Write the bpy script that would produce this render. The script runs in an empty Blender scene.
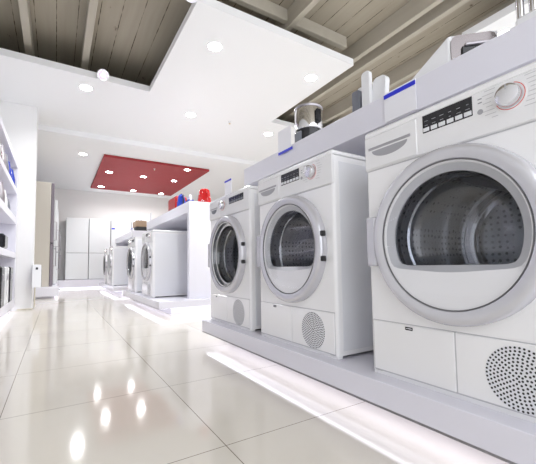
import bpy, math, random
from mathutils import Vector, Matrix
random.seed(7)
S = bpy.context.scene
COL = S.collection

# ------------------------------------------------------------------ camera
def make_camera():
    yaw, pit, rol = math.radians(31.69), math.radians(3.6), math.radians(-0.82)
    f = Vector((math.sin(yaw)*math.cos(pit), math.cos(yaw)*math.cos(pit), math.sin(pit)))
    r = Vector((math.cos(yaw), -math.sin(yaw), 0))
    u = r.cross(f)
    r2 = r*math.cos(rol) + u*math.sin(rol)
    u2 = -r*math.sin(rol) + u*math.cos(rol)
    cd = bpy.data.cameras.new('camera')
    cd.sensor_fit = 'HORIZONTAL'; cd.sensor_width = 36
    cd.lens = 340.0/536*36
    cd.shift_x = 1.9/536; cd.shift_y = 12.54/536
    cd.clip_start = 0.02; cd.clip_end = 100
    o = bpy.data.objects.new('camera', cd)
    m = Matrix(((r2.x, u2.x, -f.x, 0), (r2.y, u2.y, -f.y, 0), (r2.z, u2.z, -f.z, 0.53), (0, 0, 0, 1)))
    o.matrix_world = m
    COL.objects.link(o); S.camera = o
make_camera()

# ------------------------------------------------------------------ world, exposure
w = bpy.data.worlds.new('world'); S.world = w; w.use_nodes = True
bg = w.node_tree.nodes['Background']
bg.inputs['Color'].default_value = (0.93, 0.95, 1.0, 1)
bg.inputs['Strength'].default_value = 1.9
S.view_settings.view_transform = 'Standard'
S.view_settings.look = 'None'
S.view_settings.exposure = 0.6
S.view_settings.gamma = 1.0
S.view_settings.use_curve_mapping = False
S.cycles.use_denoising = True
S.cycles.max_bounces = 12
S.cycles.diffuse_bounces = 6
S.cycles.transparent_max_bounces = 16
S.cycles.sample_clamp_indirect = 6.0
LAMP_W = 13.0
LED_E = 2.2

# ------------------------------------------------------------------ materials
def pmat(name, col, rough=0.4, metal=0.0, spec=0.5, emit=None, estr=0, coat=0.0, bump=None):
    m = bpy.data.materials.new(name); m.use_nodes = True
    nt = m.node_tree; b = nt.nodes['Principled BSDF']
    b.inputs['Base Color'].default_value = (*col, 1)
    b.inputs['Roughness'].default_value = rough
    b.inputs['Metallic'].default_value = metal
    b.inputs['Specular IOR Level'].default_value = spec
    b.inputs['Coat Weight'].default_value = coat
    b.inputs['Coat Roughness'].default_value = 0.05
    if emit:
        b.inputs['Emission Color'].default_value = (*emit, 1)
        b.inputs['Emission Strength'].default_value = estr
    # faint procedural mottling so that no surface is dead flat
    geo = nt.nodes.new('ShaderNodeTexCoord'); nz = nt.nodes.new('ShaderNodeTexNoise')
    nz.inputs['Scale'].default_value = bump[0] if bump else 6.0
    nt.links.new(geo.outputs['Object'], nz.inputs['Vector'])
    mr = nt.nodes.new('ShaderNodeMapRange')
    mr.inputs['To Min'].default_value = max(0.0, rough-0.02); mr.inputs['To Max'].default_value = rough+0.04
    nt.links.new(nz.outputs['Fac'], mr.inputs['Value']); nt.links.new(mr.outputs['Result'], b.inputs['Roughness'])
    if bump:
        bp = nt.nodes.new('ShaderNodeBump'); bp.inputs['Strength'].default_value = bump[1]
        bp.inputs['Distance'].default_value = 0.01
        nt.links.new(nz.outputs['Fac'], bp.inputs['Height']); nt.links.new(bp.outputs['Normal'], b.inputs['Normal'])
    return m

def thin_glass(name, tint, ior=1.5, base_refl=0.0):
    m = bpy.data.materials.new(name); m.use_nodes = True
    nt = m.node_tree; nt.nodes.remove(nt.nodes['Principled BSDF'])
    out = nt.nodes['Material Output']
    tr = nt.nodes.new('ShaderNodeBsdfTransparent'); tr.inputs['Color'].default_value = (*tint, 1)
    gl = nt.nodes.new('ShaderNodeBsdfGlossy'); gl.inputs['Roughness'].default_value = 0.02
    fr = nt.nodes.new('ShaderNodeFresnel'); fr.inputs['IOR'].default_value = ior
    ad = nt.nodes.new('ShaderNodeMath'); ad.operation = 'ADD'; ad.use_clamp = True; ad.inputs[1].default_value = base_refl
    mx = nt.nodes.new('ShaderNodeMixShader')
    geo = nt.nodes.new('ShaderNodeNewGeometry'); mr = nt.nodes.new('ShaderNodeMapRange')   # a thin pane reflects alike on both faces
    mr.inputs['To Min'].default_value = ior; mr.inputs['To Max'].default_value = 1.0/ior
    nt.links.new(geo.outputs['Backfacing'], mr.inputs['Value']); nt.links.new(mr.outputs['Result'], fr.inputs['IOR'])
    nt.links.new(fr.outputs[0], ad.inputs[0]); nt.links.new(ad.outputs[0], mx.inputs[0])
    nt.links.new(tr.outputs[0], mx.inputs[1]); nt.links.new(gl.outputs[0], mx.inputs[2])
    nt.links.new(mx.outputs[0], out.inputs['Surface'])
    return m

def floor_mat():
    m = bpy.data.materials.new('polished_cream_tile'); m.use_nodes = True
    nt = m.node_tree; N = nt.nodes; L = nt.links; b = N['Principled BSDF']
    geo = N.new('ShaderNodeNewGeometry'); sep = N.new('ShaderNodeSeparateXYZ')
    L.new(geo.outputs['Position'], sep.inputs[0])
    def edge(axis, off):
        a = N.new('ShaderNodeMath'); a.operation = 'ADD'; a.inputs[1].default_value = -off + 60.0
        L.new(sep.outputs[axis], a.inputs[0])
        p = N.new('ShaderNodeMath'); p.operation = 'PINGPONG'; p.inputs[1].default_value = 0.3
        L.new(a.outputs[0], p.inputs[0])
        c = N.new('ShaderNodeMath'); c.operation = 'LESS_THAN'; c.inputs[1].default_value = 0.0014
        L.new(p.outputs[0], c.inputs[0]); return c
    ex, ey = edge('X', -0.16), edge('Y', 1.555)
    mx = N.new('ShaderNodeMath'); mx.operation = 'MAXIMUM'
    L.new(ex.outputs[0], mx.inputs[0]); L.new(ey.outputs[0], mx.inputs[1])
    nz = N.new('ShaderNodeTexNoise'); nz.inputs['Scale'].default_value = 1.3; nz.inputs['Detail'].default_value = 6
    L.new(geo.outputs['Position'], nz.inputs['Vector'])
    cr = N.new('ShaderNodeMix'); cr.data_type = 'RGBA'
    cr.inputs['A'].default_value = (0.60, 0.565, 0.50, 1); cr.inputs['B'].default_value = (0.70, 0.665, 0.60, 1)
    L.new(nz.outputs['Fac'], cr.inputs['Factor'])
    cg = N.new('ShaderNodeMix'); cg.data_type = 'RGBA'
    cg.inputs['B'].default_value = (0.22, 0.19, 0.15, 1)
    L.new(cr.outputs['Result'], cg.inputs['A']); L.new(mx.outputs[0], cg.inputs['Factor'])
    L.new(cg.outputs['Result'], b.inputs['Base Color'])
    b.inputs['Roughness'].default_value = 0.09
    b.inputs['IOR'].default_value = 1.5
    b.inputs['Coat Weight'].default_value = 0.1; b.inputs['Coat Roughness'].default_value = 0.04
    n2 = N.new('ShaderNodeTexNoise'); n2.inputs['Scale'].default_value = 2.5
    L.new(geo.outputs['Position'], n2.inputs['Vector'])
    bm_ = N.new('ShaderNodeBump'); bm_.inputs['Strength'].default_value = 0.04; bm_.inputs['Distance'].default_value = 0.01
    L.new(n2.outputs['Fac'], bm_.inputs['Height']); L.new(bm_.outputs['Normal'], b.inputs['Normal'])
    return m

def wood_mat(name, c1, c2, gap=0.19, off=0.05, knots=True):
    m = bpy.data.materials.new(name); m.use_nodes = True
    nt = m.node_tree; N = nt.nodes; L = nt.links; b = N['Principled BSDF']
    geo = N.new('ShaderNodeNewGeometry'); mp = N.new('ShaderNodeMapping')
    mp.inputs['Scale'].default_value = (14, 1.1, 14)
    L.new(geo.outputs['Position'], mp.inputs['Vector'])
    nz = N.new('ShaderNodeTexNoise'); nz.inputs['Scale'].default_value = 1.0; nz.inputs['Detail'].default_value = 8
    L.new(mp.outputs[0], nz.inputs['Vector'])
    mix = N.new('ShaderNodeMix'); mix.data_type = 'RGBA'
    mix.inputs['A'].default_value = (*c1, 1); mix.inputs['B'].default_value = (*c2, 1)
    L.new(nz.outputs['Fac'], mix.inputs['Factor'])
    last = mix.outputs['Result']
    if gap:
        sep = N.new('ShaderNodeSeparateXYZ'); L.new(geo.outputs['Position'], sep.inputs[0])
        a = N.new('ShaderNodeMath'); a.operation = 'ADD'; a.inputs[1].default_value = 40*gap*2+off
        L.new(sep.outputs['X'], a.inputs[0])
        p = N.new('ShaderNodeMath'); p.operation = 'PINGPONG'; p.inputs[1].default_value = gap/2
        L.new(a.outputs[0], p.inputs[0])
        n3 = N.new('ShaderNodeTexNoise'); n3.inputs['Scale'].default_value = 9
        L.new(geo.outputs['Position'], n3.inputs['Vector'])
        th = N.new('ShaderNodeMapRange'); th.inputs['From Min'].default_value = 0.35; th.inputs['From Max'].default_value = 0.65
        th.inputs['To Min'].default_value = 0.0005; th.inputs['To Max'].default_value = 0.0045
        L.new(n3.outputs['Fac'], th.inputs['Value'])
        c = N.new('ShaderNodeMath'); c.operation = 'LESS_THAN'
        L.new(p.outputs[0], c.inputs[0]); L.new(th.outputs['Result'], c.inputs[1])
        g = N.new('ShaderNodeMix'); g.data_type = 'RGBA'; g.inputs['B'].default_value = (0.05, 0.035, 0.02, 1)
        L.new(last, g.inputs['A']); L.new(c.outputs[0], g.inputs['Factor'])
        last = g.outputs['Result']
        if knots:
            v = N.new('ShaderNodeTexNoise'); v.inputs['Scale'].default_value = 5.5; v.inputs['Detail'].default_value = 3
            mp2 = N.new('ShaderNodeMapping'); mp2.inputs['Scale'].default_value = (1.6, 0.8, 1)
            L.new(geo.outputs['Position'], mp2.inputs['Vector']); L.new(mp2.outputs[0], v.inputs['Vector'])
            k = N.new('ShaderNodeMapRange'); k.inputs['From Min'].default_value = 0.70; k.inputs['From Max'].default_value = 0.76
            L.new(v.outputs['Fac'], k.inputs['Value'])
            g2 = N.new('ShaderNodeMix'); g2.data_type = 'RGBA'; g2.inputs['B'].default_value = (0.10, 0.07, 0.045, 1)
            L.new(last, g2.inputs['A']); L.new(k.outputs['Result'], g2.inputs['Factor']); last = g2.outputs['Result']
    L.new(last, b.inputs['Base Color']); b.inputs['Roughness'].default_value = 0.75
    bm_ = N.new('ShaderNodeBump'); bm_.inputs['Strength'].default_value = 0.35; bm_.inputs['Distance'].default_value = 0.004
    L.new(nz.outputs['Fac'], bm_.inputs['Height']); L.new(bm_.outputs['Normal'], b.inputs['Normal'])
    return m

def drum_mat(name):
    m = bpy.data.materials.new(name); m.use_nodes = True
    nt = m.node_tree; N = nt.nodes; L = nt.links; b = N['Principled BSDF']
    tc = N.new('ShaderNodeTexCoord'); v = N.new('ShaderNodeTexVoronoi'); v.inputs['Scale'].default_value = 42
    v.inputs['Randomness'].default_value = 0.25
    L.new(tc.outputs['Object'], v.inputs['Vector'])
    r = N.new('ShaderNodeMapRange'); r.inputs['From Min'].default_value = 0.18; r.inputs['From Max'].default_value = 0.3
    L.new(v.outputs['Distance'], r.inputs['Value'])
    mix = N.new('ShaderNodeMix'); mix.data_type = 'RGBA'
    mix.inputs['A'].default_value = (0.22, 0.22, 0.24, 1); mix.inputs['B'].default_value = (0.66, 0.68, 0.72, 1)
    L.new(r.outputs['Result'], mix.inputs['Factor']); L.new(mix.outputs['Result'], b.inputs['Base Color'])
    b.inputs['Metallic'].default_value = 0.9; b.inputs['Roughness'].default_value = 0.3
    return m

M = {}
M['wall'] = pmat('white_wall_paint', (0.82, 0.82, 0.82), 0.7)
M['wallgrey'] = pmat('warm_grey_wall_paint', (0.76, 0.75, 0.74), 0.7)
M['ceil'] = pmat('white_ceiling_board', (0.85, 0.86, 0.87), 0.75)
M['planks'] = wood_mat('aged_ceiling_planks', (0.30, 0.265, 0.205), (0.41, 0.375, 0.305))
M['beam'] = wood_mat('beige_beam_wood', (0.39, 0.355, 0.29), (0.47, 0.44, 0.37), gap=0)
M['floor'] = floor_mat()
M['red'] = pmat('matt_red_panel', (0.33, 0.024, 0.030), 0.6)
M['plinth'] = pmat('lavender_white_laminate', (0.76, 0.755, 0.83), 0.22, coat=0.2)
M['laminate'] = pmat('white_display_laminate', (0.73, 0.725, 0.79), 0.35)
M['trim'] = pmat('aluminium_trim', (0.30, 0.30, 0.32), 0.3, 0.9)
M['led'] = pmat('cool_led_strip', (1, 1, 1), 0.5, emit=(0.86, 0.86, 1.0), estr=LED_E)
M['lamp'] = pmat('downlight_diffuser', (1, 1, 1), 0.5, emit=(1, 0.98, 0.95), estr=30)
M['lampv'] = pmat('violet_spot_diffuser', (0.50, 0.36, 0.62), 0.5, emit=(0.72, 0.48, 1.0), estr=0.55)
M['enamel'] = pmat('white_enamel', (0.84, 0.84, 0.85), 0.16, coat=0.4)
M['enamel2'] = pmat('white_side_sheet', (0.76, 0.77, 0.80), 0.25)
M['panelw'] = pmat('white_control_plastic', (0.78, 0.78, 0.79), 0.25)
M['ring'] = pmat('silver_white_ring', (0.60, 0.60, 0.635), 0.2, 0.4, coat=0.4)
M['bezel'] = pmat('white_bezel_plastic', (0.84, 0.845, 0.855), 0.18, coat=0.5)
M['rim'] = pmat('grey_window_rim', (0.50, 0.51, 0.535), 0.3)
M['seal'] = pmat('dark_groove', (0.14, 0.14, 0.15), 0.5)
M['gap'] = pmat('grey_panel_gap', (0.48, 0.48, 0.50), 0.5)
M['chrome'] = pmat('chrome', (0.78, 0.78, 0.80), 0.08, 1.0)
M['darksteel'] = pmat('dark_mauve_steel', (0.20, 0.175, 0.20), 0.35, 0.4)
M['smoke'] = pmat('smoked_steel', (0.22, 0.20, 0.20), 0.2, 0.95)
M['steel'] = pmat('brushed_steel', (0.42, 0.40, 0.43), 0.3, 0.9)
M['drum'] = drum_mat('perforated_drum_steel')
M['dark'] = pmat('dark_rubber', (0.02, 0.02, 0.022), 0.5)
M['gloss'] = pmat('glossy_black_plastic', (0.012, 0.012, 0.015), 0.12)
M['print'] = pmat('grey_print', (0.30, 0.30, 0.32), 0.5)
M['faintprint'] = pmat('faint_grey_print', (0.48, 0.48, 0.50), 0.5)
M['lightprint'] = pmat('light_print', (0.75, 0.75, 0.78), 0.4)
M['button'] = pmat('white_touch_button', (0.72, 0.73, 0.76), 0.3)
M['redring'] = pmat('red_indicator', (0.65, 0.05, 0.03), 0.35)
M['greyp'] = pmat('grey_handle_plastic', (0.36, 0.36, 0.38), 0.3, 0.2)
M['glass'] = thin_glass('clear_door_cover', (0.97, 0.97, 0.98), 1.42)
M['tint'] = thin_glass('smoked_door_window', (0.58, 0.60, 0.63), 1.5, 0.045)
M['blue'] = pmat('royal_blue_strip', (0.02, 0.03, 0.62), 0.35)
M['card'] = pmat('white_price_card', (0.82, 0.82, 0.86), 0.45)
M['redgloss'] = pmat('glossy_red_enamel', (0.42, 0.008, 0.010), 0.12, coat=0.5)
M['bluegloss'] = pmat('glossy_blue_enamel', (0.02, 0.05, 0.40), 0.12, coat=0.5)
M['whitegloss'] = pmat('glossy_white_plastic', (0.82, 0.83, 0.85), 0.12, coat=0.4)
M['beige'] = pmat('beige_side_panel', (0.56, 0.525, 0.465), 0.45)
M['fridgew'] = pmat('white_fridge_door', (0.72, 0.74, 0.75), 0.15, coat=0.4)
M['brown'] = pmat('tan_plastic', (0.36, 0.25, 0.16), 0.4)
M['slate'] = pmat('slate_grey_plastic', (0.16, 0.17, 0.20), 0.35)
M['cable'] = pmat('cream_conduit', (0.62, 0.58, 0.48), 0.5)
M['brass'] = pmat('brass_sprinkler', (0.60, 0.45, 0.22), 0.3, 0.9)

# ------------------------------------------------------------------ mesh helpers
class MB:
    def __init__(self): self.v = []; self.f = []
    def add(self, vs, fs):
        n = len(self.v); self.v += [tuple(p) for p in vs]; self.f += [tuple(i+n for i in f) for f in fs]; return self
    def box(self, x0, y0, z0, x1, y1, z1, bev=0.0):
        if bev <= 0:
            vs = [(x, y, z) for x in (x0, x1) for y in (y0, y1) for z in (z0, z1)]
            return self.add(vs, [(0,1,3,2),(4,6,7,5),(0,4,5,1),(2,3,7,6),(0,2,6,4),(1,5,7,3)])
        b = min(bev, (x1-x0)/2.01, (y1-y0)/2.01, (z1-z0)/2.01)
        # chamfered box: 24 vertices
        vs = []; idx = {}
        for sx in (0, 1):
            for sy in (0, 1):
                for sz in (0, 1):
                    X, Y, Z = (x0, x1)[sx], (y0, y1)[sy], (z0, z1)[sz]
                    dx, dy, dz = (b, -b)[sx], (b, -b)[sy], (b, -b)[sz]
                    idx[sx, sy, sz, 'x'] = len(vs); vs.append((X, Y+dy, Z+dz))
                    idx[sx, sy, sz, 'y'] = len(vs); vs.append((X+dx, Y, Z+dz))
                    idx[sx, sy, sz, 'z'] = len(vs); vs.append((X+dx, Y+dy, Z))
        fs = []
        I = lambda a, b_, c, k: idx[a, b_, c, k]
        for s in (0, 1):
            fs.append([I(s,0,0,'x'), I(s,1,0,'x'), I(s,1,1,'x'), I(s,0,1,'x')])
            fs.append([I(0,s,0,'y'), I(1,s,0,'y'), I(1,s,1,'y'), I(0,s,1,'y')])
            fs.append([I(0,0,s,'z'), I(1,0,s,'z'), I(1,1,s,'z'), I(0,1,s,'z')])
        for a in (0, 1):
            for c in (0, 1):
                fs.append([I(0,a,c,'y'), I(1,a,c,'y'), I(1,a,c,'z'), I(0,a,c,'z')])
                fs.append([I(a,0,c,'x'), I(a,1,c,'x'), I(a,1,c,'z'), I(a,0,c,'z')])
                fs.append([I(a,c,0,'x'), I(a,c,1,'x'), I(a,c,1,'y'), I(a,c,0,'y')])
                for d in (0, 1):
                    pass
        for a in (0, 1):
            for c in (0, 1):
                for d in (0, 1):
                    fs.append([I(a,c,d,'x'), I(a,c,d,'y'), I(a,c,d,'z')])
        return self.add(vs, fs)
    def lathe(self, prof, cen=(0,0,0), axis='z', n=40, cap=(True, True), a0=0, a1=2*math.pi):
        full = abs(a1-a0-2*math.pi) < 1e-6
        k = n if full else n+1
        vs = []
        for r, h in prof:
            for i in range(k):
                a = a0+(a1-a0)*i/n; c, s = r*math.cos(a), r*math.sin(a)
                if axis == 'z': p = (cen[0]+c, cen[1]+s, cen[2]+h)
                elif axis == 'x': p = (cen[0]+h, cen[1]+c, cen[2]+s)
                else: p = (cen[0]+c, cen[1]+h, cen[2]+s)
                vs.append(p)
        fs = []
        for j in range(len(prof)-1):
            for i in range(n):
                i2 = (i+1) % k
                fs.append((j*k+i, j*k+i2, (j+1)*k+i2, (j+1)*k+i))
        if full:
            if cap[0]: fs.append(tuple(range(k))[::-1])
            if cap[1]: fs.append(tuple((len(prof)-1)*k+i for i in range(k)))
        return self.add(vs, fs)
    def prism(self, pts, axis, lo, hi):
        """pts: 2-D outline; axis: extrusion axis"""
        def P(a, b, h): return {'x': (h, a, b), 'y': (a, h, b), 'z': (a, b, h)}[axis]
        n = len(pts)
        vs = [P(a, b, lo) for a, b in pts] + [P(a, b, hi) for a, b in pts]
        fs = [tuple(range(n))[::-1], tuple(range(n, 2*n))] + [(i, (i+1) % n, n+(i+1) % n, n+i) for i in range(n)]
        return self.add(vs, fs)
    def tube(self, pts, r, n=10):
        pts = [Vector(p) for p in pts]; rings = []
        for i, p in enumerate(pts):
            t = (pts[min(i+1, len(pts)-1)]-pts[max(i-1, 0)]).normalized()
            ref = Vector((0, 0, 1)) if abs(t.z) < 0.9 else Vector((1, 0, 0))
            a = t.cross(ref).normalized(); b = t.cross(a)
            rings.append([p+a*r*math.cos(2*math.pi*k/n)+b*r*math.sin(2*math.pi*k/n) for k in range(n)])
        vs = [v for g in rings for v in g]; fs = []
        for i in range(len(pts)-1):
            for k in range(n):
                fs.append((i*n+k, i*n+(k+1) % n, (i+1)*n+(k+1) % n, (i+1)*n+k))
        fs.append(tuple(range(n))[::-1]); fs.append(tuple((len(pts)-1)*n+k for k in range(n)))
        return self.add(vs, fs)
    def build(self, name, mat, parent=None, smooth=35, bevel=0.0, segs=2):
        me = bpy.data.meshes.new(name); me.from_pydata(self.v, [], self.f)
        import bmesh
        bm = bmesh.new(); bm.from_mesh(me)
        bmesh.ops.recalc_face_normals(bm, faces=bm.faces)
        for e in bm.edges:
            e.smooth = not (len(e.link_faces) == 2 and e.calc_face_angle(0) > math.radians(smooth))
        for f in bm.faces: f.smooth = True
        bm.to_mesh(me); bm.free()
        me.materials.append(M[mat] if isinstance(mat, str) else mat)
        o = bpy.data.objects.new(name, me); COL.objects.link(o)
        if parent: o.parent = parent
        if bevel:
            b = o.modifiers.new('bevel', 'BEVEL'); b.width = bevel; b.segments = segs; b.limit_method = 'ANGLE'; b.angle_limit = math.radians(40)
            b.harden_normals = True
        return o

def tag(o, label=None, cat=None, group=None, kind=None):
    if label: o['label'] = label
    if cat: o['category'] = cat
    if group: o['group'] = group
    if kind: o['kind'] = kind
    return o
def empty(name, loc, label, cat, group=None, rz=0):
    o = bpy.data.objects.new(name, None); COL.objects.link(o)
    o.location = loc; o.rotation_euler = (0, 0, rz); o.empty_display_size = 0.05
    return tag(o, label, cat, group)
def copy_tree(o, parent=None):
    c = o.copy(); COL.objects.link(c)
    if parent: c.parent = parent
    for ch in list(o.children): copy_tree(ch, c)
    return c
def place(proto, used, loc, label, group=None, rz=0):
    o = proto if not used else copy_tree(proto)
    o.location = loc; o.rotation_euler = (0, 0, rz); o['label'] = label
    if group: o['group'] = group
    return o

# ------------------------------------------------------------------ setting
ZC = 2.75; ZT = 2.825; ZW = 3.14
MB().box(-1.3, -1.6, -0.1, 4.7, 11.0, 0).build('floor', 'floor')['kind'] = 'structure'
c = MB()
c.box(-1.3, 4.31, ZC, 4.7, 11.0, ZT)                 # main white ceiling beyond the opening
c.box(0.96, 2.59, ZC, 2.78, 4.31, ZT)                # floating white bay
c.box(3.40, -1.6, ZC, 4.7, 1.73, ZT)                 # white bay on the right
tag(c.build('ceiling', 'ceil'), kind='structure')
MB().box(-1.3, -1.6, ZW, 4.7, 6.0, ZW+0.06).build('ceiling_planks', 'planks')['kind'] = 'structure'
k = 0
for x0, x1, zb in [(-0.90, -0.84, 2.95), (-0.345, -0.275, 2.95), (0.205, 0.275, 2.95), (1.95, 2.01, 2.95), (2.94, 3.0, 2.95), (3.17, 3.235, 2.97), (3.8, 3.87, 2.95)]:
    k += 1
    tag(MB().box(x0, -1.6, zb, x1, 6.0, ZW, 0.004).build('trim_%d' % k, 'beam'), kind='structure')
k += 1
tag(MB().box(0.9, 2.68, 3.01, 2.78, 2.74, ZW-0.001, 0.004).build('trim_%d' % k, 'beam'), kind='structure')
k += 1   # downstand beam across the white ceiling
tag(MB().box(-1.3, 6.15, 2.665, 4.7, 6.45, ZC+0.001).build('trim_%d' % k, 'ceil'), kind='structure')
tag(MB().box(-1.35, 5.75, 0, -1.25, 11.0, 2.75).build('wall_left', 'wall'), kind='structure')
tag(MB().box(-1.3, 5.5, 0, -0.265, 5.78, 2.75).build('wall_partition', 'wall'), kind='structure')
tag(MB().box(-1.35, 10.9, 0, 4.7, 11.0, 2.75).build('wall_back', 'wallgrey'), kind='structure')
tag(MB().box(4.6, -1.6, 0, 4.7, 11.0, 3.2).build('wall_right', 'wall'), kind='structure')
tag(MB().box(-0.98, -1.6, 0, -0.9, 5.5, 3.2).build('wall_shelf_side', 'wall'), kind='structure')

tag(MB().box(-1.35, 6.0, ZT, 4.7, 6.08, 3.2).build('void_light_block', 'beam'), kind='structure')  # unseen board added above the white ceiling to stop world light leaking in
tag(MB().box(-1.35, 5.4, ZC, -1.28, 6.0, 3.2).build('void_light_block_side', 'beam'), kind='structure')  # unseen side closure, added to keep leaked light out of the plank void

# ------------------------------------------------------------------ ceiling lights
def downlight(x, y, z, label, group, violet=False, power=None):
    t = empty('downlight', (x, y, z), label, 'ceiling light', group)
    MB().lathe([(0.066, -0.0005), (0.068, -0.003), (0.084, -0.002), (0.085, 0.0)], n=36, cap=(False, False)).build('trim_ring', 'ceil', t)
    MB().lathe([(0.0005, -0.008), (0.04, -0.0065), (0.0665, -0.0005)], n=32, cap=(False, False)).build('diffuser', 'lampv' if violet else 'lamp', t)
    ld = bpy.data.lights.new('lamp_glow', 'AREA'); ld.shape = 'DISK'; ld.size = 0.12
    ld.energy = power or LAMP_W; ld.color = (0.98, 0.99, 1.0); ld.spread = math.radians(150)
    lo = bpy.data.objects.new('lamp_glow', ld); COL.objects.link(lo); lo.parent = t; lo.location = (0, 0, -0.016)
    return t
GW = 'round downlights in the white ceiling'
GR = 'round downlights in the red ceiling panel'
for x, y, lab in [
    (1.32, 3.07, 'round recessed downlight, left of the pair in the floating white ceiling bay'),
    (2.53, 3.03, 'round recessed downlight, right of the pair in the floating white ceiling bay'),
    (1.63, 4.69, 'round recessed downlight between the red panel and the floating white bay'),
    (0.267, 4.60, 'round recessed downlight in white ceiling just below the violet spotlight'),
    (3.0, 4.74, 'round recessed downlight above the chrome cooker, past the bay corner'),
    (3.67, 1.47, 'round recessed downlight at top right, in the white bay behind the toaster'),
    (0.40, 7.37, 'small far downlight to the left of the red ceiling panel')]:
    downlight(x, y, ZC, lab, GW)
for x, y, lab in [
    (0.93, 7.91, 'downlight in red panel, front row, leftmost'),
    (1.65, 7.97, 'downlight in red panel, front row, middle'),
    (2.37, 8.01, 'downlight in red panel, front row, right'),
    (0.93, 9.45, 'downlight in red panel, back row, leftmost'),
    (1.72, 9.55, 'downlight in red panel, back row, middle'),
    (2.48, 9.60, 'downlight in red panel, back row, right'),
    (2.34, 6.95, 'downlight in red panel, alone at its near right corner')]:
    downlight(x*1.048, y*1.048, 2.70, lab, GR, power=6)
red = empty('ceiling_panel', (1.87, 8.70, 2.70), 'flat red panel hung below the white ceiling, holding seven downlights', 'ceiling panel')
MB().box(-1.12, -1.53, 0.0, 1.06, 1.53, 0.05, 0.003).build('board', 'red', red)
def sprinkler(x, y, z, lab):
    t = empty('sprinkler_head', (x, y, z), lab, 'sprinkler', 'ceiling sprinkler heads')
    MB().lathe([(0.022, 0), (0.02, -0.006), (0.008, -0.012), (0.008, -0.03)], n=16).build('escutcheon', 'whitegloss', t)
    MB().lathe([(0.006, -0.03), (0.016, -0.034), (0.016, -0.037)], n=16).build('deflector', 'brass', t)
sprinkler(2.22, 4.61, ZC, 'tiny brass sprinkler head in the white ceiling between two downlights')
sprinkler(1.80, 7.55, 2.70, 'tiny brass sprinkler head in the red panel')
def spot(x, y, lab, rx, ry):
    t = empty('spotlight', (x, y, 2.80), lab, 'spotlight', 'swivelling spotlights on the edge of the opening')
    MB().lathe([(0.02, 0.0), (0.02, 0.05)], cen=(0, 0.0, 0.0), axis='y', n=16).build('bracket', 'whitegloss', t)
    h = MB().lathe([(0.030, 0.05), (0.052, 0.035), (0.062, 0.0), (0.066, -0.02), (0.056, -0.022), (0.047, -0.012)], n=36, cap=(True, False)).build('housing', 'whitegloss', t)
    h.location = (0, -0.045, -0.02); h.rotation_euler = (rx, ry, 0)
    MB().lathe([(0.0005, -0.010), (0.048, -0.012)], n=32, cap=(False, False)).build('lens', 'lampv', h)
    MB().lathe([(0.0005, -0.019), (0.014, -0.016)], n=24, cap=(False, False)).build('bulb', 'lamp', h)
    return t
spot(0.42, 4.29, 'violet-glowing round swivel spotlight at the opening edge, left', -0.95, 0.1)
spot(0.90, 2.62, 'white swivel spotlight at the top edge, corner of the floating bay', -0.3, 0.1)

# ------------------------------------------------------------------ islands: plinths and display shelves
def plinth(x0, y0, y1, lab):
    t = empty('plinth', (x0, y0, 0), lab, 'plinth', 'lit display plinths')
    L = y1-y0; W = 2.1-x0
    MB().box(0, 0, 0.080, W, L, 0.157, 0.002).build('deck', 'plinth', t)
    MB().box(0.16, 0.10, 0.0, W-0.05, L-0.10, 0.080).build('base', 'laminate', t)
    MB().box(0.001, 0.004, 0.0740, 0.006, L-0.004, 0.080).build('edge_trim', 'trim', t)
    MB().box(0.030, 0.03, 0.076, 0.040, L-0.03, 0.0799).build('light_strip', 'led', t)
    ld = bpy.data.lights.new('strip_glow', 'AREA'); ld.shape = 'RECTANGLE'; ld.size = 0.09; ld.size_y = L-0.05
    ld.energy = 0.33*L; ld.color = (0.88, 0.87, 1.0)
    lo = bpy.data.objects.new('strip_glow', ld); COL.objects.link(lo); lo.parent = t
    lo.location = (0.060, L/2, 0.074)
    MB().box(0.044, 0.03, 0.076, W-0.1, 0.040, 0.0799).build('light_strip', 'led', t)
    ld = bpy.data.lights.new('strip_glow', 'AREA'); ld.shape = 'RECTANGLE'; ld.size = W-0.15; ld.size_y = 0.08
    ld.energy = 0.33*(W-0.15); ld.color = (0.88, 0.87, 1.0)
    lo = bpy.data.objects.new('strip_glow', ld); COL.objects.link(lo); lo.parent = t
    lo.location = (0.13+(W-0.15)/2, 0.055, 0.074)
    return t
plinth(0.885, -0.9, 2.31, 'nearest pale lit plinth, carrying the three largest laundry machines')
plinth(0.95, 3.75, 6.05, 'middle pale lit plinth under the second group of machines')
plinth(0.96, 7.2, 9.9, 'farthest pale lit plinth under the third group of machines')

def display_shelf(y0, y1, near_panel, lab, x0=1.26, zb=1.165, zt=1.30):
    t = empty('display_shelf', (x0, y0, 0.157), lab, 'shelf', 'display shelves over the machines')
    L = y1-y0; d = 2.0-x0
    MB().box(0, 0, zb-0.157, d, L, zt-0.157, 0.002).build('shelf_top', 'laminate', t)
    if near_panel: MB().box(0.002, 0.001, 0, d, 0.07, zb-0.157).build('side_panel', 'laminate', t)
    MB().box(0.02, L-0.045, 0, d, L-0.005, zb-0.157).build('side_panel', 'laminate', t)
    MB().box(d-0.04, 0.07, 0, d, L-0.045, zb-0.157).build('back_panel', 'laminate', t)
    return t
display_shelf(-0.5, 2.36, False, 'nearest white display shelf, topped by small appliances and price cards')
display_shelf(3.88, 6.1, True, 'middle white display shelf with tall side panel, red appliances on top', x0=1.33, zb=1.185, zt=1.318)
display_shelf(7.35, 9.8, True, 'farthest white display shelf, over the third group of machines', x0=1.33, zb=1.17, zt=1.30)

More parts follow.
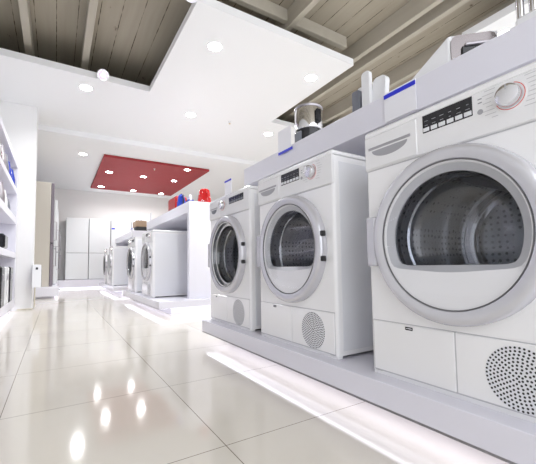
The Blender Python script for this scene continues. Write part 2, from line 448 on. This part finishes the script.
# ------------------------------------------------------------------ laundry machines
W_, H_ = 0.598, 0.845
CY, CZ = 0.299, 0.452
def u(a): return W_-a          # distance from the left edge (as seen) to local y
def ring_pts(fn, n, x, cy=CY, cz=CZ):
    return [(x, cy+fn(2*math.pi*i/n)*math.cos(2*math.pi*i/n), cz+fn(2*math.pi*i/n)*math.sin(2*math.pi*i/n)) for i in range(n)]
def bridge(mb, loops):
    n = len(loops[0]); vs = [p for l in loops for p in l]; fs = []
    for j in range(len(loops)-1):
        for i in range(n): fs.append((j*n+i, j*n+(i+1) % n, (j+1)*n+(i+1) % n, (j+1)*n+i))
    mb.add(vs, fs)
def dshape(R, flat, p=16):
    def f(t):
        s = math.sin(t)
        if flat is None or s > -0.02: return R
        r2 = flat/(-s); return (R**-p + r2**-p)**(-1.0/p)
    return f
def machine(kind, name, label, cat):
    t = empty(name, (0, 0, 0), label, cat)
    # cabinet shell, open at the front behind the door
    r = 0.014; prof = []
    for i in range(6):
        a = math.pi/2*i/5; prof.append((r-r*math.cos(a)*1.0, r-r*math.sin(a)))
    left = [(x, y) for x, y in prof]                       # (0,r) .. (r,0)
    outline = left + [(0.60, 0.0), (0.60, W_)] + [(x, W_-y) for x, y in reversed(prof)]
    b = MB(); n = len(outline)
    lo = [(x, y, 0.012) for x, y in outline]; hi = [(x, y, 0.822) for x, y in outline]
    b.add(lo+hi, [(i, i+1, n+i+1, n+i) for i in range(n-1)] + [tuple(range(n))])
    # front plate with the round porthole
    N = 72; R0 = 0.185
    circ = ring_pts(lambda a: R0, N, 0.0)
    rect = []
    y0, y1, z0, z1 = r, W_-r, 0.012, 0.822
    for i in range(N):
        a = 2*math.pi*i/N; dy, dz = math.cos(a), math.sin(a)
        s = min([((y1-CY)/dy if dy > 1e-9 else (y0-CY)/dy if dy < -1e-9 else 9), ((z1-CZ)/dz if dz > 1e-9 else (z0-CZ)/dz if dz < -1e-9 else 9)])
        rect.append((0.0, CY+dy*s, CZ+dz*s))
    bridge(b, [rect, circ])
    b.build('cabinet', 'enamel', t)
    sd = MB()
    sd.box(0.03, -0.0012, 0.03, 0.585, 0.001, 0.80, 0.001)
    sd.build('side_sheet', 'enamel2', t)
    MB().box(-0.004, -0.001, 0.822, 0.602, W_+0.001, H_, 0.006).build('top_panel', 'enamel', t)
    # skirting and feet
    MB().box(0.004, 0.006, 0.0, 0.03, W_-0.006, 0.013).build('skirting', 'enamel', t)
    for fx, fy in ((0.07, 0.05), (0.07, W_-0.05), (0.54, 0.05), (0.54, W_-0.05)):
        MB().lathe([(0.02, 0.0), (0.02, 0.006), (0.012, 0.008), (0.012, 0.014)], cen=(fx, fy, 0), n=16).build('foot', 'dark', t)
    # control panel
    MB().box(-0.005, 0.002, 0.7055, 0.01, W_-0.002, 0.826, 0.003).build('control_panel', 'panelw', t)
    MB().box(-0.0015, 0.012, 0.7015, 0.01, W_-0.012, 0.7045).build('panel_gap', 'gap', t)
    # positions along the width (from the left edge)
    if kind == 'washer': dr, kn, ds = (0.0, 0.19), 0.235, (0.33, 0.53)
    else: dr, kn, ds = (0.0, 0.212), 0.467, (0.232, 0.378)
    # water or detergent drawer
    d0, d1 = dr
    d = MB().box(-0.0075, u(d1), 0.709, 0.005, u(0.004), 0.823, 0.003).build('drawer', 'panelw', t)
    hl, hr = (0.022, 0.19) if kind == 'dryer' else (0.03, 0.15)
    MB().box(-0.0095, u(hr), 0.775, -0.006, u(hl), 0.784, 0.001).build('handle_bar', 'greyp', d)
    hm = (hl+hr)/2+0.002; hw = (hr-hl)/2-0.013
    pts = [(u(hm)+hw*math.cos(math.pi+math.pi*i/20), 0.770+0.028*math.sin(math.pi+math.pi*i/20)) for i in range(21)]
    MB().prism(pts, 'x', -0.0082, -0.006).build('handle_recess', 'slate' if kind == 'washer' else 'greyp', d)
    # display
    a0, a1 = ds; dz0, dz1 = 0.774, 0.828-0.012
    if kind == 'dryer': dz0, dz1 = 0.768, 0.822
    dsp = MB().box(-0.0065, u(a1), dz0, 0.0, u(a0), dz1, 0.001).build('display', 'gloss', t)
    nb = 6; sp = (a1-a0)/nb
    for i in range(nb):
        uc = a0+sp*(i+0.5)
        MB().box(-0.0078, u(uc)-sp*0.40, dz0+0.003, -0.0055, u(uc)+sp*0.40, dz0+0.015, 0.0008).build('button', 'button' if kind == 'dryer' else 'slate', dsp)
    mk = MB()
    rr = random.Random(5)
    for i in range(nb):
        uc = a0+sp*(i+0.5)
        for zz in (dz0+0.021, dz0+0.034):
            hw2 = sp*(0.10+0.16*rr.random())
            mk.box(-0.0070, u(uc)-hw2, zz, -0.0060, u(uc)+hw2, zz+0.0016)
    mk.build('display_marks', 'print', dsp)
    # knob
    ky, kz = u(kn), 0.782
    kb = MB().lathe([(0.0275, -0.004), (0.0270, -0.022), (0.0255, -0.027), (0.021, -0.029), (0.0005, -0.0295)], cen=(0, ky, kz), axis='x', n=40, cap=(True, False)).build('program_knob', 'chrome', t)
    MB().lathe([(0.0365, -0.0045), (0.036, -0.0065), (0.030, -0.0065), (0.0295, -0.0045)], cen=(0, ky, kz), axis='x', n=44, cap=(False, False)).build('knob_collar', 'panelw', kb)
    MB().lathe([(0.0330, -0.0063), (0.0330, -0.0072), (0.0316, -0.0072), (0.0316, -0.0063)], cen=(0, ky, kz), axis='x', n=36, cap=(False, False), a0=1.9, a1=5.9).build('indicator_ring', 'redring', kb)
    MB().box(-0.0300, ky-0.001, kz+0.012, -0.0290, ky+0.001, kz+0.024).build('pointer', 'greyp', kb)
    # printed programme names left and right of the knob
    rr = random.Random(11)
    for sgn in (-1, 1):
        mk = MB()
        for row in range(8):
            zz = kz+0.036-row*0.0105
            ln = 0.014+0.018*rr.random(); off = 0.043+0.006*abs(row-3)*-0.6
            e0 = ky+sgn*off; e1 = e0+sgn*ln; s0, s1 = min(e0, e1), max(e0, e1)
            if s0 < 0.012: s0 = 0.012
            mk.box(-0.0056, s0, zz, -0.0048, s1, zz+0.0014)
        mk.build('programme_marks', 'faintprint', t)
    if kind == 'dryer':
        MB().lathe([(0.007, -0.004), (0.007, -0.0065), (0.0005, -0.007)], cen=(0, u(0.397), 0.770), axis='x', n=20, cap=(True, False)).build('start_button', 'greyp', t)
        mk = MB()
        for zz in (0.793, 0.803): mk.box(-0.0056, u(0.402), zz, -0.0048, u(0.392), zz+0.003)
        mk.build('status_marks', 'print', t)
    # ------------- door
    door = MB().lathe([(0.252, 0.004), (0.2525, -0.012), (0.250, -0.026), (0.2455, -0.033), (0.238, -0.0365), (0.228, -0.0365), (0.212, -0.031), (0.2095, -0.027), (0.2095, -0.004)],
                      cen=(0, CY, CZ), axis='x', n=96, cap=(False, False)).build('door', 'ring', t)
    MB().lathe([(0.2105, -0.0290), (0.2098, -0.0315), (0.2078, -0.0315), (0.2070, -0.0285)], cen=(0, CY, CZ), axis='x', n=96, cap=(False, False)).build('groove_ring', 'seal', door)
    N = 96
    if kind == 'dryer': win = dshape(0.181, 0.084)
    else: win = dshape(0.203, None)
    fw = 0.0 if kind == 'dryer' else 0.016      # the round window sits further forward
    bz = MB()
    bridge(bz, [ring_pts(lambda a: 0.2085, N, -0.027), ring_pts(lambda a: 0.203, N, -0.0255),
                ring_pts(lambda a: min(win(a)+0.020, 0.202), N, -0.0220)])
    bz.build('bezel', 'bezel', door)
    bz = MB(); bridge(bz, [ring_pts(lambda a: min(win(a)+0.020, 0.202), N, -0.0220), ring_pts(lambda a: win(a)+0.003, N, -0.010-fw*0.7),
                ring_pts(lambda a: win(a), N, -0.008-fw*0.7), ring_pts(lambda a: win(a), N, 0.002-fw)])
    bz.build('window_rim', 'rim' if kind == 'dryer' else 'slate', door)
    # smoked inner window, swelling into the drum
    wd = MB()
    loops = [ring_pts(lambda a, s=s: win(a)*s, N, xx-fw) for s, xx in ((1.0, -0.004), (0.97, 0.02), (0.93, 0.045), (0.84, 0.072), (0.68, 0.09), (0.45, 0.098), (0.2, 0.10), (0.002, 0.10))]
    bridge(wd, loops); wd.build('window_bowl', 'tint', door)
    if kind == 'dryer':
        cv = MB(); bridge(cv, [ring_pts(lambda a, s=s: 0.2065*s, N, xx) for s, xx in ((1, -0.028), (0.92, -0.030), (0.7, -0.033), (0.4, -0.035), (0.002, -0.036))])
        cv.build('cover_glass', 'glass', door)
    # grip on the left, hinges on the right
    MB().box(-0.024, u(0.052), CZ-0.085, 0.002, u(0.010), CZ+0.085, 0.006).build('grip', 'ring', door)
    for s in (-1, 1):
        MB().box(-0.030, CY-0.2575, CZ+s*0.052-0.011, -0.010, CY-0.2405, CZ+s*0.052+0.011, 0.003).build('hinge_block', 'dark', door)
    # ------------- drum
    drum = MB().lathe([(0.178, 0.016), (0.18, 0.055), (0.19, 0.065), (0.25, 0.085), (0.255, 0.10), (0.255, 0.50), (0.24, 0.52), (0.0005, 0.535)], cen=(0, CY, CZ+0.0), axis='x', n=64, cap=(False, False)).build('drum', 'drum', t)
    MB().lathe([(0.176, 0.05), (0.171, 0.056), (0.176, 0.062), (0.186, 0.064)], cen=(0, CY, CZ), axis='x', n=72, cap=(False, False)).build('mouth_ring', 'chrome', drum)
    MB().lathe([(0.236, 0.500), (0.226, 0.470), (0.214, 0.470), (0.206, 0.500), (0.196, 0.505), (0.186, 0.49), (0.176, 0.505)], cen=(0, CY, CZ), axis='x', n=48, cap=(False, False)).build('back_ring', 'chrome', drum)
    for i in range(3):
        a = math.radians(80+120*i); cy, cz = CY+0.235*math.cos(a), CZ+0.235*math.sin(a)
        pts = []
        for j in range(7):
            q = math.pi*j/6; la, lb = 0.035*math.cos(q), -0.055*math.sin(q)
            pts.append((cy + la*(-math.sin(a)) + lb*math.cos(a), cz + la*math.cos(a) + lb*math.sin(a)))
        MB().prism(pts, 'x', 0.12, 0.47).build('lifter', 'steel', drum)
    # ------------- lower flap and vent panel
    def sheet(u0, u1, z0, z1, nm, par):
        return MB().box(-0.004, u(u1), z0, 0.004, u(u0), z1, 0.0025).build(nm, 'enamel', par)
    MB().box(-0.0008, u(0.586), 0.014, 0.003, u(0.012), 0.184).build('flap_gap', 'gap', t)
    fl = sheet(0.014, 0.2965, 0.017, 0.181, 'service_flap', t)
    vp = sheet(0.2990, 0.584, 0.017, 0.181, 'vent_panel', t)
    if kind == 'dryer':
        bd = MB().box(-0.0048, u(0.168), 0.165, -0.0035, u(0.142), 0.175).build('badge', 'gloss', fl)
        MB().box(-0.0052, u(0.165), 0.1690, -0.0046, u(0.145), 0.1712).build('badge_mark', 'lightprint', bd)
    else:
        MB().lathe([(0.006, -0.003), (0.0055, -0.006), (0.0005, -0.006)], cen=(0, u(0.12), 0.168), axis='x', n=18, cap=(True, False)).build('badge', 'gloss', fl)
    gc, gz = u(0.452), 0.095
    MB().lathe([(0.078, -0.0038), (0.077, -0.0046), (0.0005, -0.0046)], cen=(0, gc, gz), axis='x', n=48, cap=(False, False)).build('vent_disc', 'enamel2', vp)
    dots = MB(); nr = 9
    for q in range(nr):
        rad = 0.0065+q*0.0084; cnt = max(5, int(2*math.pi*rad/0.0098))
        for i in range(cnt):
            a = 2*math.pi*(i+0.5*(q % 2))/cnt; yy, zz = gc+rad*math.cos(a), gz+rad*math.sin(a)
            dots.add([(-0.0050, yy+0.0029*math.cos(2*math.pi*j/8), zz+0.0029*math.sin(2*math.pi*j/8)) for j in range(8)], [tuple(range(8))])
    dots.build('perforations', 'dark', vp)
    return t

dryer = machine('dryer', 'tumble_dryer', 'x', 'tumble dryer')
washer = machine('washer', 'washing_machine', 'x', 'washing machine')
GM = 'white front-loading machines on the lit plinths'
place(dryer, False, (0.949, 0.243, 0.157), 'largest white tumble dryer, cut off by the right edge of the photo', GM)
place(dryer, True, (0.949, 1.011, 0.157), 'white tumble dryer second from the right, its whole right side showing', GM)
place(washer, False, (0.949, 1.712, 0.157), 'white washing machine with round dark window, far end of the nearest plinth', GM)
place(dryer, True, (1.02, 4.34, 0.157), 'white tumble dryer nearest on the middle plinth, beside the side panel', GM)
place(washer, True, (1.02, 5.55-0.12, 0.157), 'white washing machine behind the dryer on the middle plinth', GM)
place(dryer, True, (1.02, 7.9, 0.157), 'white dryer with side showing, nearest machine on the farthest plinth', GM)
place(washer, True, (1.02, 8.75, 0.157), 'smallest white washing machine, last one on the farthest plinth', GM)

# ------------------------------------------------------------------ price cards
def price_card(y0, y1, x, zt, zb, strip_top, lab, rise=0.0):
    t = empty('price_card', (x, y0, zt), lab, 'price card', 'price cards with blue strips')
    MB().box(-0.006, 0, zb-zt, -0.001, y1-y0, 0.0).build('card', 'card', t)
    MB().box(-0.009, 0, strip_top-zt-0.018, -0.006, y1-y0, strip_top-zt).build('header_strip', 'blue', t)
    return t
price_card(0.832, 0.990, 1.258, 1.30, 1.168, 1.292, 'wide white price card with blue top strip on the fascia above the largest dryer')
t = empty('price_card', (1.258, 1.87, 1.30), 'upright white price card over blue strip, left of the chrome cooker', 'price card', 'price cards with blue strips')
MB().box(-0.006, -0.16, -0.03, -0.003, -0.015, 0.125).build('card', 'card', t)
MB().box(-0.010, -0.175, -0.036, -0.006, -0.02, -0.020).build('header_strip', 'blue', t)
t = empty('price_card', (1.05, 2.16, 1.002), 'faint white price card with blue strip standing on the round-window washing machine', 'price card', 'price cards with blue strips')
MB().box(0, 0, 0, 0.004, 0.11, 0.155).build('card', 'card', t)
MB().box(-0.003, 0, 0.143, 0.0, 0.11, 0.155).build('header_strip', 'blue', t)
t = empty('price_card', (1.328, 7.1-1.35, 1.318), 'pale upright price card at far end of the middle shelf', 'price card', 'price cards with blue strips')
MB().box(0.02, 0.1, 0, 0.024, 0.2, 0.14).build('card', 'card', t)

# ------------------------------------------------------------------ small appliances on the nearest shelf
def cooker(loc):
    t = empty('pressure_cooker', loc, 'polished chrome round cooker with black base on the nearest shelf', 'cooker')
    MB().lathe([(0.082, 0.0), (0.090, 0.006), (0.090, 0.115), (0.086, 0.12)], n=48).build('base', 'gloss', t)
    MB().lathe([(0.088, 0.12), (0.092, 0.125), (0.093, 0.262), (0.089, 0.268)], n=64).build('bowl', 'chrome', t)
    MB().lathe([(0.095, 0.262), (0.096, 0.272), (0.088, 0.280), (0.0005, 0.284)], n=48, cap=(True, False)).build('lid', 'steel', t)
    MB().lathe([(0.012, 0.28), (0.016, 0.292), (0.0005, 0.295)], n=24, cap=(True, False)).build('lid_knob', 'gloss', t)
    MB().box(-0.02, -0.112, 0.15, 0.02, -0.088, 0.24, 0.008).build('handle', 'gloss', t)
    MB().box(-0.02, 0.088, 0.15, 0.02, 0.106, 0.24, 0.008).build('handle', 'steel', t)
    MB().box(-0.096, -0.035, 0.02, -0.084, 0.035, 0.10, 0.004).build('control_face', 'slate', t)
    return t
cooker((1.42, 1.735, 1.30))

def slab(w, h, th, rtop, n=8):
    pts = [(-w/2, 0), (w/2, 0)]
    for i in range(n+1):
        a = math.pi/2*i/n; pts.append((w/2-rtop+rtop*math.cos(a), h-rtop+rtop*math.sin(a)))
    for i in range(n+1):
        a = math.pi/2+math.pi/2*i/n; pts.append((-w/2+rtop+rtop*math.cos(a), h-rtop+rtop*math.sin(a)))
    return pts
t = empty('small_appliance', (1.40, 1.20, 1.301), 'white upright small appliance of rounded slabs with grey back, on the nearest shelf', 'small appliance')
o = MB().prism(slab(0.055, 0.25, 0.02, 0.02), 'x', -0.03, -0.005).build('centre_slab', 'whitegloss', t, bevel=0.004); o.location = (0, 0.0, 0); 
o = MB().prism(slab(0.085, 0.20, 0.03, 0.03), 'x', -0.003, 0.03).build('right_slab', 'whitegloss', t, bevel=0.004); o.location = (0.0, -0.050, 0); o.rotation_euler = (0.10, 0, 0)
o = MB().prism(slab(0.05, 0.20, 0.03, 0.024), 'x', -0.003, 0.028).build('left_slab', 'whitegloss', t, bevel=0.004); o.location = (0.0, 0.040, 0); o.rotation_euler = (-0.14, 0, 0)
o = MB().prism(slab(0.05, 0.175, 0.03, 0.01), 'x', 0.0, 0.05).build('back_body', 'slate', t, bevel=0.003); o.location = (-0.03, 0.072, 0)
MB().box(-0.04, -0.10, 0.0, 0.07, 0.13, 0.018, 0.004).build('base', 'whitegloss', t)

t = empty('toaster', (1.345, 0.74, 1.30), 'white wedge-shaped toaster with chrome end and black slot, on the nearest shelf', 'toaster')
P = [(0.0, 0.0), (0.135, -0.125), (0.30, 0.0), (0.22, 0.21), (0.0, 0.21)]
hts = [0.158, 0.158, 0.15, 0.04, 0.04]
tb = MB(); n = 5
tb.add([(x, y, 0) for x, y in P] + [(x, y, h) for (x, y), h in zip(P, hts)],
       [(4, 3, 2, 1, 0), (5, 6, 7), (5, 7, 8, 9)] + [(i, (i+1) % n, n+(i+1) % n, n+i) for i in range(n)])
tb.build('body', 'whitegloss', t, bevel=0.006)
pl = [(0.008, 0.004), (0.176, 0.004), (0.176, 0.130), (0.168, 0.146), (0.154, 0.152), (0.030, 0.152), (0.016, 0.146), (0.008, 0.130)]
pe = MB().prism(pl, 'y', -0.007, 0.001).build('end_plate', 'smoke', t)
pe.rotation_euler = (0, 0, math.atan2(-0.125, 0.135))
MB().box(0.045, -0.016, 0.040, 0.160, -0.007, 0.100, 0.004).build('slot', 'gloss', pe)
MB().box(0.055, -0.024, 0.096, 0.150, -0.007, 0.108, 0.003).build('lever', 'steel', pe)

t = empty('coffee_machine', (1.40, 0.36, 1.30), 'white and chrome appliance at the top right corner on the nearest shelf', 'coffee machine')
MB().box(0.0, -0.12, 0.0, 0.25, 0.168, 0.115, 0.01).build('base', 'whitegloss', t)
for yy in (0.158, 0.118): MB().lathe([(0.013, 0.115), (0.013, 0.31)], cen=(0.03, yy, 0), n=20).build('column', 'chrome', t)
MB().box(0.05, -0.10, 0.115, 0.24, 0.10, 0.30, 0.012).build('tank', 'steel', t)
MB().box(0.0, -0.12, 0.30, 0.25, 0.15, 0.36, 0.01).build('head', 'whitegloss', t)

# ------------------------------------------------------------------ on the middle shelf
def kettle(loc, body, label, group, h=0.2, r=0.075, cat='kettle', rz=0):
    t = empty('kettle', loc, label, cat, group, rz)
    MB().lathe([(r*0.95, 0), (r, 0.012), (r*0.97, h*0.4), (r*0.72, h*0.9), (r*0.68, h)], n=36).build('body', body, t)
    MB().lathe([(r*0.66, h), (r*0.45, h+0.016), (0.0005, h+0.02)], n=30, cap=(True, False)).build('lid', body, t)
    MB().lathe([(0.012, h+0.015), (0.014, h+0.03), (0.0005, h+0.034)], n=16, cap=(True, False)).build('lid_knob', 'dark', t)
    MB().tube([(0, -r*0.66, h*0.93), (0, -r*1.25, h*0.98), (0, -r*1.55, h*0.75), (0, -r*1.4, h*0.35), (0, -r*0.95, h*0.2)], 0.010).build('handle', 'dark', t)
    MB().prism([(r*0.6, h*0.72), (r*1.15, h*0.95), (r*0.6, h*0.98)], 'x', -0.018, 0.018).build('spout', body, t)
    return t
GA = 'small appliances on the middle shelf'
t = empty('toaster', (1.38, 4.60, 1.318), 'boxy glossy red toaster, farther left of the red appliances', 'toaster', GA)
MB().box(0, 0, 0.008, 0.17, 0.36, 0.20, 0.02).build('body', 'redgloss', t)
for xx in (0.045, 0.105): MB().box(xx, 0.05, 0.196, xx+0.025, 0.31, 0.203).build('slot', 'dark', t)
MB().box(0.06, -0.02, 0.10, 0.10, 0.0, 0.12, 0.004).build('lever', 'dark', t)
MB().box(0.01, 0.01, 0, 0.16, 0.35, 0.008).build('foot_base', 'dark', t)
kettle((1.42, 4.46, 1.318), 'bluegloss', 'dark blue kettle close beside the boxy red toaster', GA, 0.17, 0.06)
t = empty('steam_iron', (1.40, 4.14, 1.318), 'small steam iron in white, blue and red, between the two red appliances', 'iron', GA)
MB().prism([(0, 0.0), (0.13, 0.0), (0.19, 0.012), (0.19, 0.02), (0, 0.02)], 'x', 0, 0.09).build('soleplate', 'redgloss', t)
MB().prism([(0.0, 0.02), (0.18, 0.02), (0.12, 0.06), (0.0, 0.07)], 'x', 0.008, 0.082).build('body', 'bluegloss', t, bevel=0.004)
MB().tube([(0.045, 0.01, 0.065), (0.045, 0.005, 0.11), (0.045, 0.03, 0.125), (0.045, 0.11, 0.115), (0.045, 0.13, 0.06)], 0.014).build('handle', 'whitegloss', t)
t = empty('small_appliance', (1.60, 4.08, 1.318), 'tapering glossy red appliance with white flecks, near end of the middle shelf', 'small appliance', GA)
MB().lathe([(0.085, 0), (0.09, 0.01), (0.088, 0.04), (0.078, 0.12), (0.066, 0.19), (0.05, 0.205), (0.0005, 0.21)], n=36, cap=(True, False)).build('body', 'redgloss', t)
rr = random.Random(3)
for i in range(14):
    a = rr.uniform(0, 6.28); zz = rr.uniform(0.03, 0.17); rad = 0.0905-0.024*max(0, (zz-0.04))/0.15
    cxx, cyy = rad*math.cos(a), rad*math.sin(a)
    MB().lathe([(0.006, -0.002), (0.006, 0.002)], cen=(cxx, cyy, zz), axis='x', n=10).build('fleck', 'whitegloss', t)
MB().tube([(0, -0.075, 0.16), (0, -0.105, 0.14), (0, -0.11, 0.08), (0, -0.085, 0.04)], 0.009).build('handle', 'redgloss', t)

# on the farthest shelf
t = empty('coffee_machine', (1.40, 7.45, 1.30), 'tan and black coffee machine on the farthest shelf', 'coffee machine')
MB().box(0, -0.02, 0.09, 0.22, 0.34, 0.22, 0.01).build('body', 'brown', t)
MB().box(0.0, -0.02, 0.0, 0.22, 0.20, 0.09, 0.006).build('brew_group', 'dark', t)
MB().box(0.0, -0.06, 0.0, 0.22, 0.40, 0.02, 0.004).build('drip_tray', 'dark', t)
MB().lathe([(0.04, 0.222), (0.04, 0.25)], cen=(0.1, 0.1, 0), n=20).build('lid', 'chrome', t)
t = empty('price_card', (1.325, 7.4, 1.30), 'small price card with blue strip beside the tan coffee machine', 'price card', 'price cards with blue strips')
MB().box(0.0, 0.0, -0.10, 0.004, 0.0+0.22, 0.05).build('card', 'card', t)
MB().box(-0.003, 0, 0.035, 0.0, 0.22, 0.05).build('header_strip', 'blue', t)
t['label'] = 'small price card with blue strip beside the tan coffee machine'
t.location = (1.326, 7.37, 1.30)

# ------------------------------------------------------------------ fridges on the back wall
bp_ = empty('plinth', (0.1, 10.3, 0), 'low white plinth along the back wall under the white fridges', 'plinth')
MB().box(-0.15, 0, 0.03, 2.4, 0.58, 0.235, 0.004).build('deck', 'plinth', bp_)
MB().box(0.0, 0.06, 0, 2.3, 0.55, 0.03).build('base', 'laminate', bp_)
MB().box(-0.13, 0.015, 0.022, 2.38, 0.035, 0.029).build('light_strip', 'led', bp_)
def fridge():
    t = empty('refrigerator', (0, 0, 0), 'x', 'fridge', 'white fridges along the back wall')
    MB().box(0.0, 0.05, 0.0, 0.535, 0.50, 1.655, 0.004).build('body', 'enamel2', t)
    up = MB().box(0.004, 0, 0.715, 0.531, 0.048, 1.652, 0.006).build('upper_door', 'fridgew', t)
    lo = MB().box(0.004, 0, 0.01, 0.531, 0.048, 0.700, 0.006).build('lower_door', 'fridgew', t)
    MB().box(0.004, 0.012, 0.701, 0.531, 0.05, 0.714).build('handle_rail', 'gap', t)
    return t
fr = fridge()
for i, lab in enumerate(['tall white two-door fridge at the left end of the back row',
                         'tall white two-door fridge second from left along the back wall',
                         'tall white two-door fridge behind the farthest machines, blue tag on it',
                         'tall white two-door fridge at right of the back row, mostly hidden']):
    place(fr, i > 0, (0.20+i*0.545, 10.36, 0.237), lab)
t = MB().box(1.305, 10.352, 1.62, 1.39, 10.357, 1.655).build('price_tag', 'blue')
tag(t, 'small blue price tag stuck on a white fridge at the back', 'price tag')

# ------------------------------------------------------------------ tall fridges on the left
lp = empty('plinth', (-1.2, 7.35, 0), 'low white plinth under the tall fridges on the left', 'plinth')
MB().box(0, 0, 0.03, 1.25, 2.9, 0.205, 0.004).build('deck', 'plinth', lp)
MB().box(0.05, 0.06, 0, 1.18, 2.85, 0.03).build('base', 'laminate', lp)
MB().box(1.20, 0.03, 0.022, 1.225, 2.87, 0.029).build('light_strip', 'led', lp)
def tall_fridge(y, h, body, door, label, xf=-0.055, w=0.72):
    t = empty('refrigerator', (-0.85, y, 0.206), label, 'fridge', 'tall fridges on the left')
    L = xf+0.85
    MB().box(0, 0, 0, L-0.055, w, h, 0.004).build('body', body, t)
    for z0, z1, nm in ((0.004, h*0.41, 'lower_door'), (h*0.418, h-0.003, 'upper_door')):
        d = MB().box(L-0.052, 0.003, z0, L, w-0.003, z1, 0.006).build(nm, door, t)
        hz0, hz1 = (z1-0.42, z1-0.05) if nm == 'lower_door' else (z0+0.05, z0+0.40)
        MB().tube([(L, 0.06, hz0), (L+0.045, 0.06, hz0), (L+0.045, 0.06, hz1), (L, 0.06, hz1)], 0.009).build('handle', 'steel', d)
    return t
tall_fridge(7.5, 1.95, 'beige', 'darksteel', 'tall steel-door fridge with beige side, beyond the white partition')
tall_fridge(8.45, 1.80, 'enamel2', 'fridgew', 'tall white fridge half hidden behind the steel-door fridge', xf=0.0, w=0.7)
tall_fridge(9.2, 1.70, 'enamel2', 'fridgew', 'pale fridge farthest down the left side, before the back wall', xf=0.03, w=0.7)

# ------------------------------------------------------------------ wall box with conduit beside the partition
t = empty('wall_box', (-0.264, 5.5, 0.29), 'white rounded control box on the corner of the white partition, above the floor', 'control box')
pts = slab(0.10, 0.30, 0, 0.02); pts = [(a+0.045, b) for a, b in pts]
MB().prism(pts, 'y', -0.05, 0.16).build('housing', 'whitegloss', t, bevel=0.004).location = (0.0, 0.0, 0)
MB().box(0.035, -0.056, 0.235, 0.06, -0.050, 0.265, 0.002).build('socket', 'dark', t)
o = t; o.location = (-0.262, 5.445, 0.29)
cc = MB().tube([(-0.235, 5.47, 0.29), (-0.235, 5.47, 0.03), (-0.25, 5.46, 0.012), (-0.42, 5.455, 0.012)], 0.009).build('cable_conduit', 'cable')
tag(cc, 'thin cream conduit running from the white control box down to the floor', 'conduit')

# ------------------------------------------------------------------ shelving on the left
sh = empty('shelving_unit', (-0.88, 2.0, 0), 'tall white open shelving unit with lit shelves at the left edge', 'shelving')
XF = 0.43; LY = 3.49
MB().box(0, 0, 0.06, 0.02, LY, 1.90).build('back_panel', 'laminate', sh)
MB().box(0.02, LY-0.10, 0.06, XF, LY, 1.90, 0.002).build('side_panel', 'laminate', sh)
MB().box(0.02, 0, 0.06, XF, 0.05, 1.90, 0.002).build('side_panel', 'laminate', sh)
MB().box(0.02, 1.7, 0.16, XF-0.01, 1.74, 1.84).build('divider', 'laminate', sh)
MB().box(0.02, 0.05, 1.84, XF, LY-0.10, 1.90, 0.002).build('top', 'laminate', sh)
MB().box(0.03, 0.0, 0.0, XF-0.06, LY-0.05, 0.06).build('base', 'laminate', sh)
MB().box(XF-0.05, 0.02, 0.05, XF-0.02, LY-0.02, 0.0595).build('light_strip', 'led', sh)
LV = [0.16, 0.70, 1.13, 1.53]; 
for zz, th in ((0.16, 0.10), (0.745, 0.07), (1.195, 0.085), (1.56, 0.065)):
    MB().box(0.02, 0.05, zz-th, XF, LY-0.10, zz, 0.002).build('shelf', 'laminate', sh)
for zz in (0.745-0.07, 1.195-0.085, 1.56-0.065, 1.84):
    MB().box(0.025, 0.1, zz-0.007, 0.045, LY-0.14, zz-0.0005).build('light_strip', 'led', sh)
GS = 'small appliances on the left shelving'
SX = -0.535
kettle((SX, 3.95, 1.561), 'chrome', 'steel kettle on the top shelf at the left edge, nearest the camera', GS, 0.24, 0.085)
kettle((SX, 4.3, 1.561), 'steel', 'grey steel kettle on the top shelf, left of the black one', GS, 0.23, 0.08)
kettle((SX, 4.6, 1.561), 'slate', 'dark kettle on the top shelf between grey and blue ones', GS, 0.23, 0.075)
kettle((SX, 4.88, 1.561), 'bluegloss', 'blue kettle on top shelf, next to the dark kettle', GS, 0.22, 0.075)
kettle((SX+0.005, 5.16, 1.561), 'bluegloss', 'blue kettle at the far end of the top shelf', GS, 0.20, 0.08)
kettle((SX, 3.9, 1.196), 'whitegloss', 'white kettle on the second shelf, nearest the photo edge', GS, 0.22, 0.08)
kettle((SX, 4.3, 1.196), 'steel', 'grey steel kettle on the second shelf', GS, 0.22, 0.08)
kettle((SX, 4.62, 1.196), 'whitegloss', 'white kettle on the second shelf, middle of the row', GS, 0.20, 0.07)
kettle((SX, 4.95, 1.196), 'slate', 'dark kettle at the far end of the second shelf', GS, 0.16, 0.065)
t = empty('toaster', (SX-0.07, 4.3, 0.746), 'small black toaster on the third shelf of the left shelving', 'toaster', GS)
MB().box(0, 0, 0, 0.16, 0.26, 0.15, 0.02).build('body', 'gloss', t)
MB().box(0.05, 0.04, 0.145, 0.075, 0.22, 0.153).build('slot', 'steel', t)
for i, (yy, m_, lab) in enumerate([(4.05, 'gloss', 'tall black coffee machine on the bottom shelf, nearest the photo edge'),
                                   (4.40, 'whitegloss', 'tall white coffee machine between two black ones on the bottom shelf'),
                                   (4.78, 'gloss', 'tall black coffee machine at the far end of the bottom shelf')]):
    t = empty('coffee_machine', (SX-0.16, yy, 0.161), lab, 'coffee machine', GS)
    MB().box(0, 0, 0, 0.26, 0.24, 0.40, 0.012).build('body', m_, t)
    MB().box(0.255, 0.07, 0.26, 0.265, 0.17, 0.32, 0.003).build('front_panel', 'steel', t)
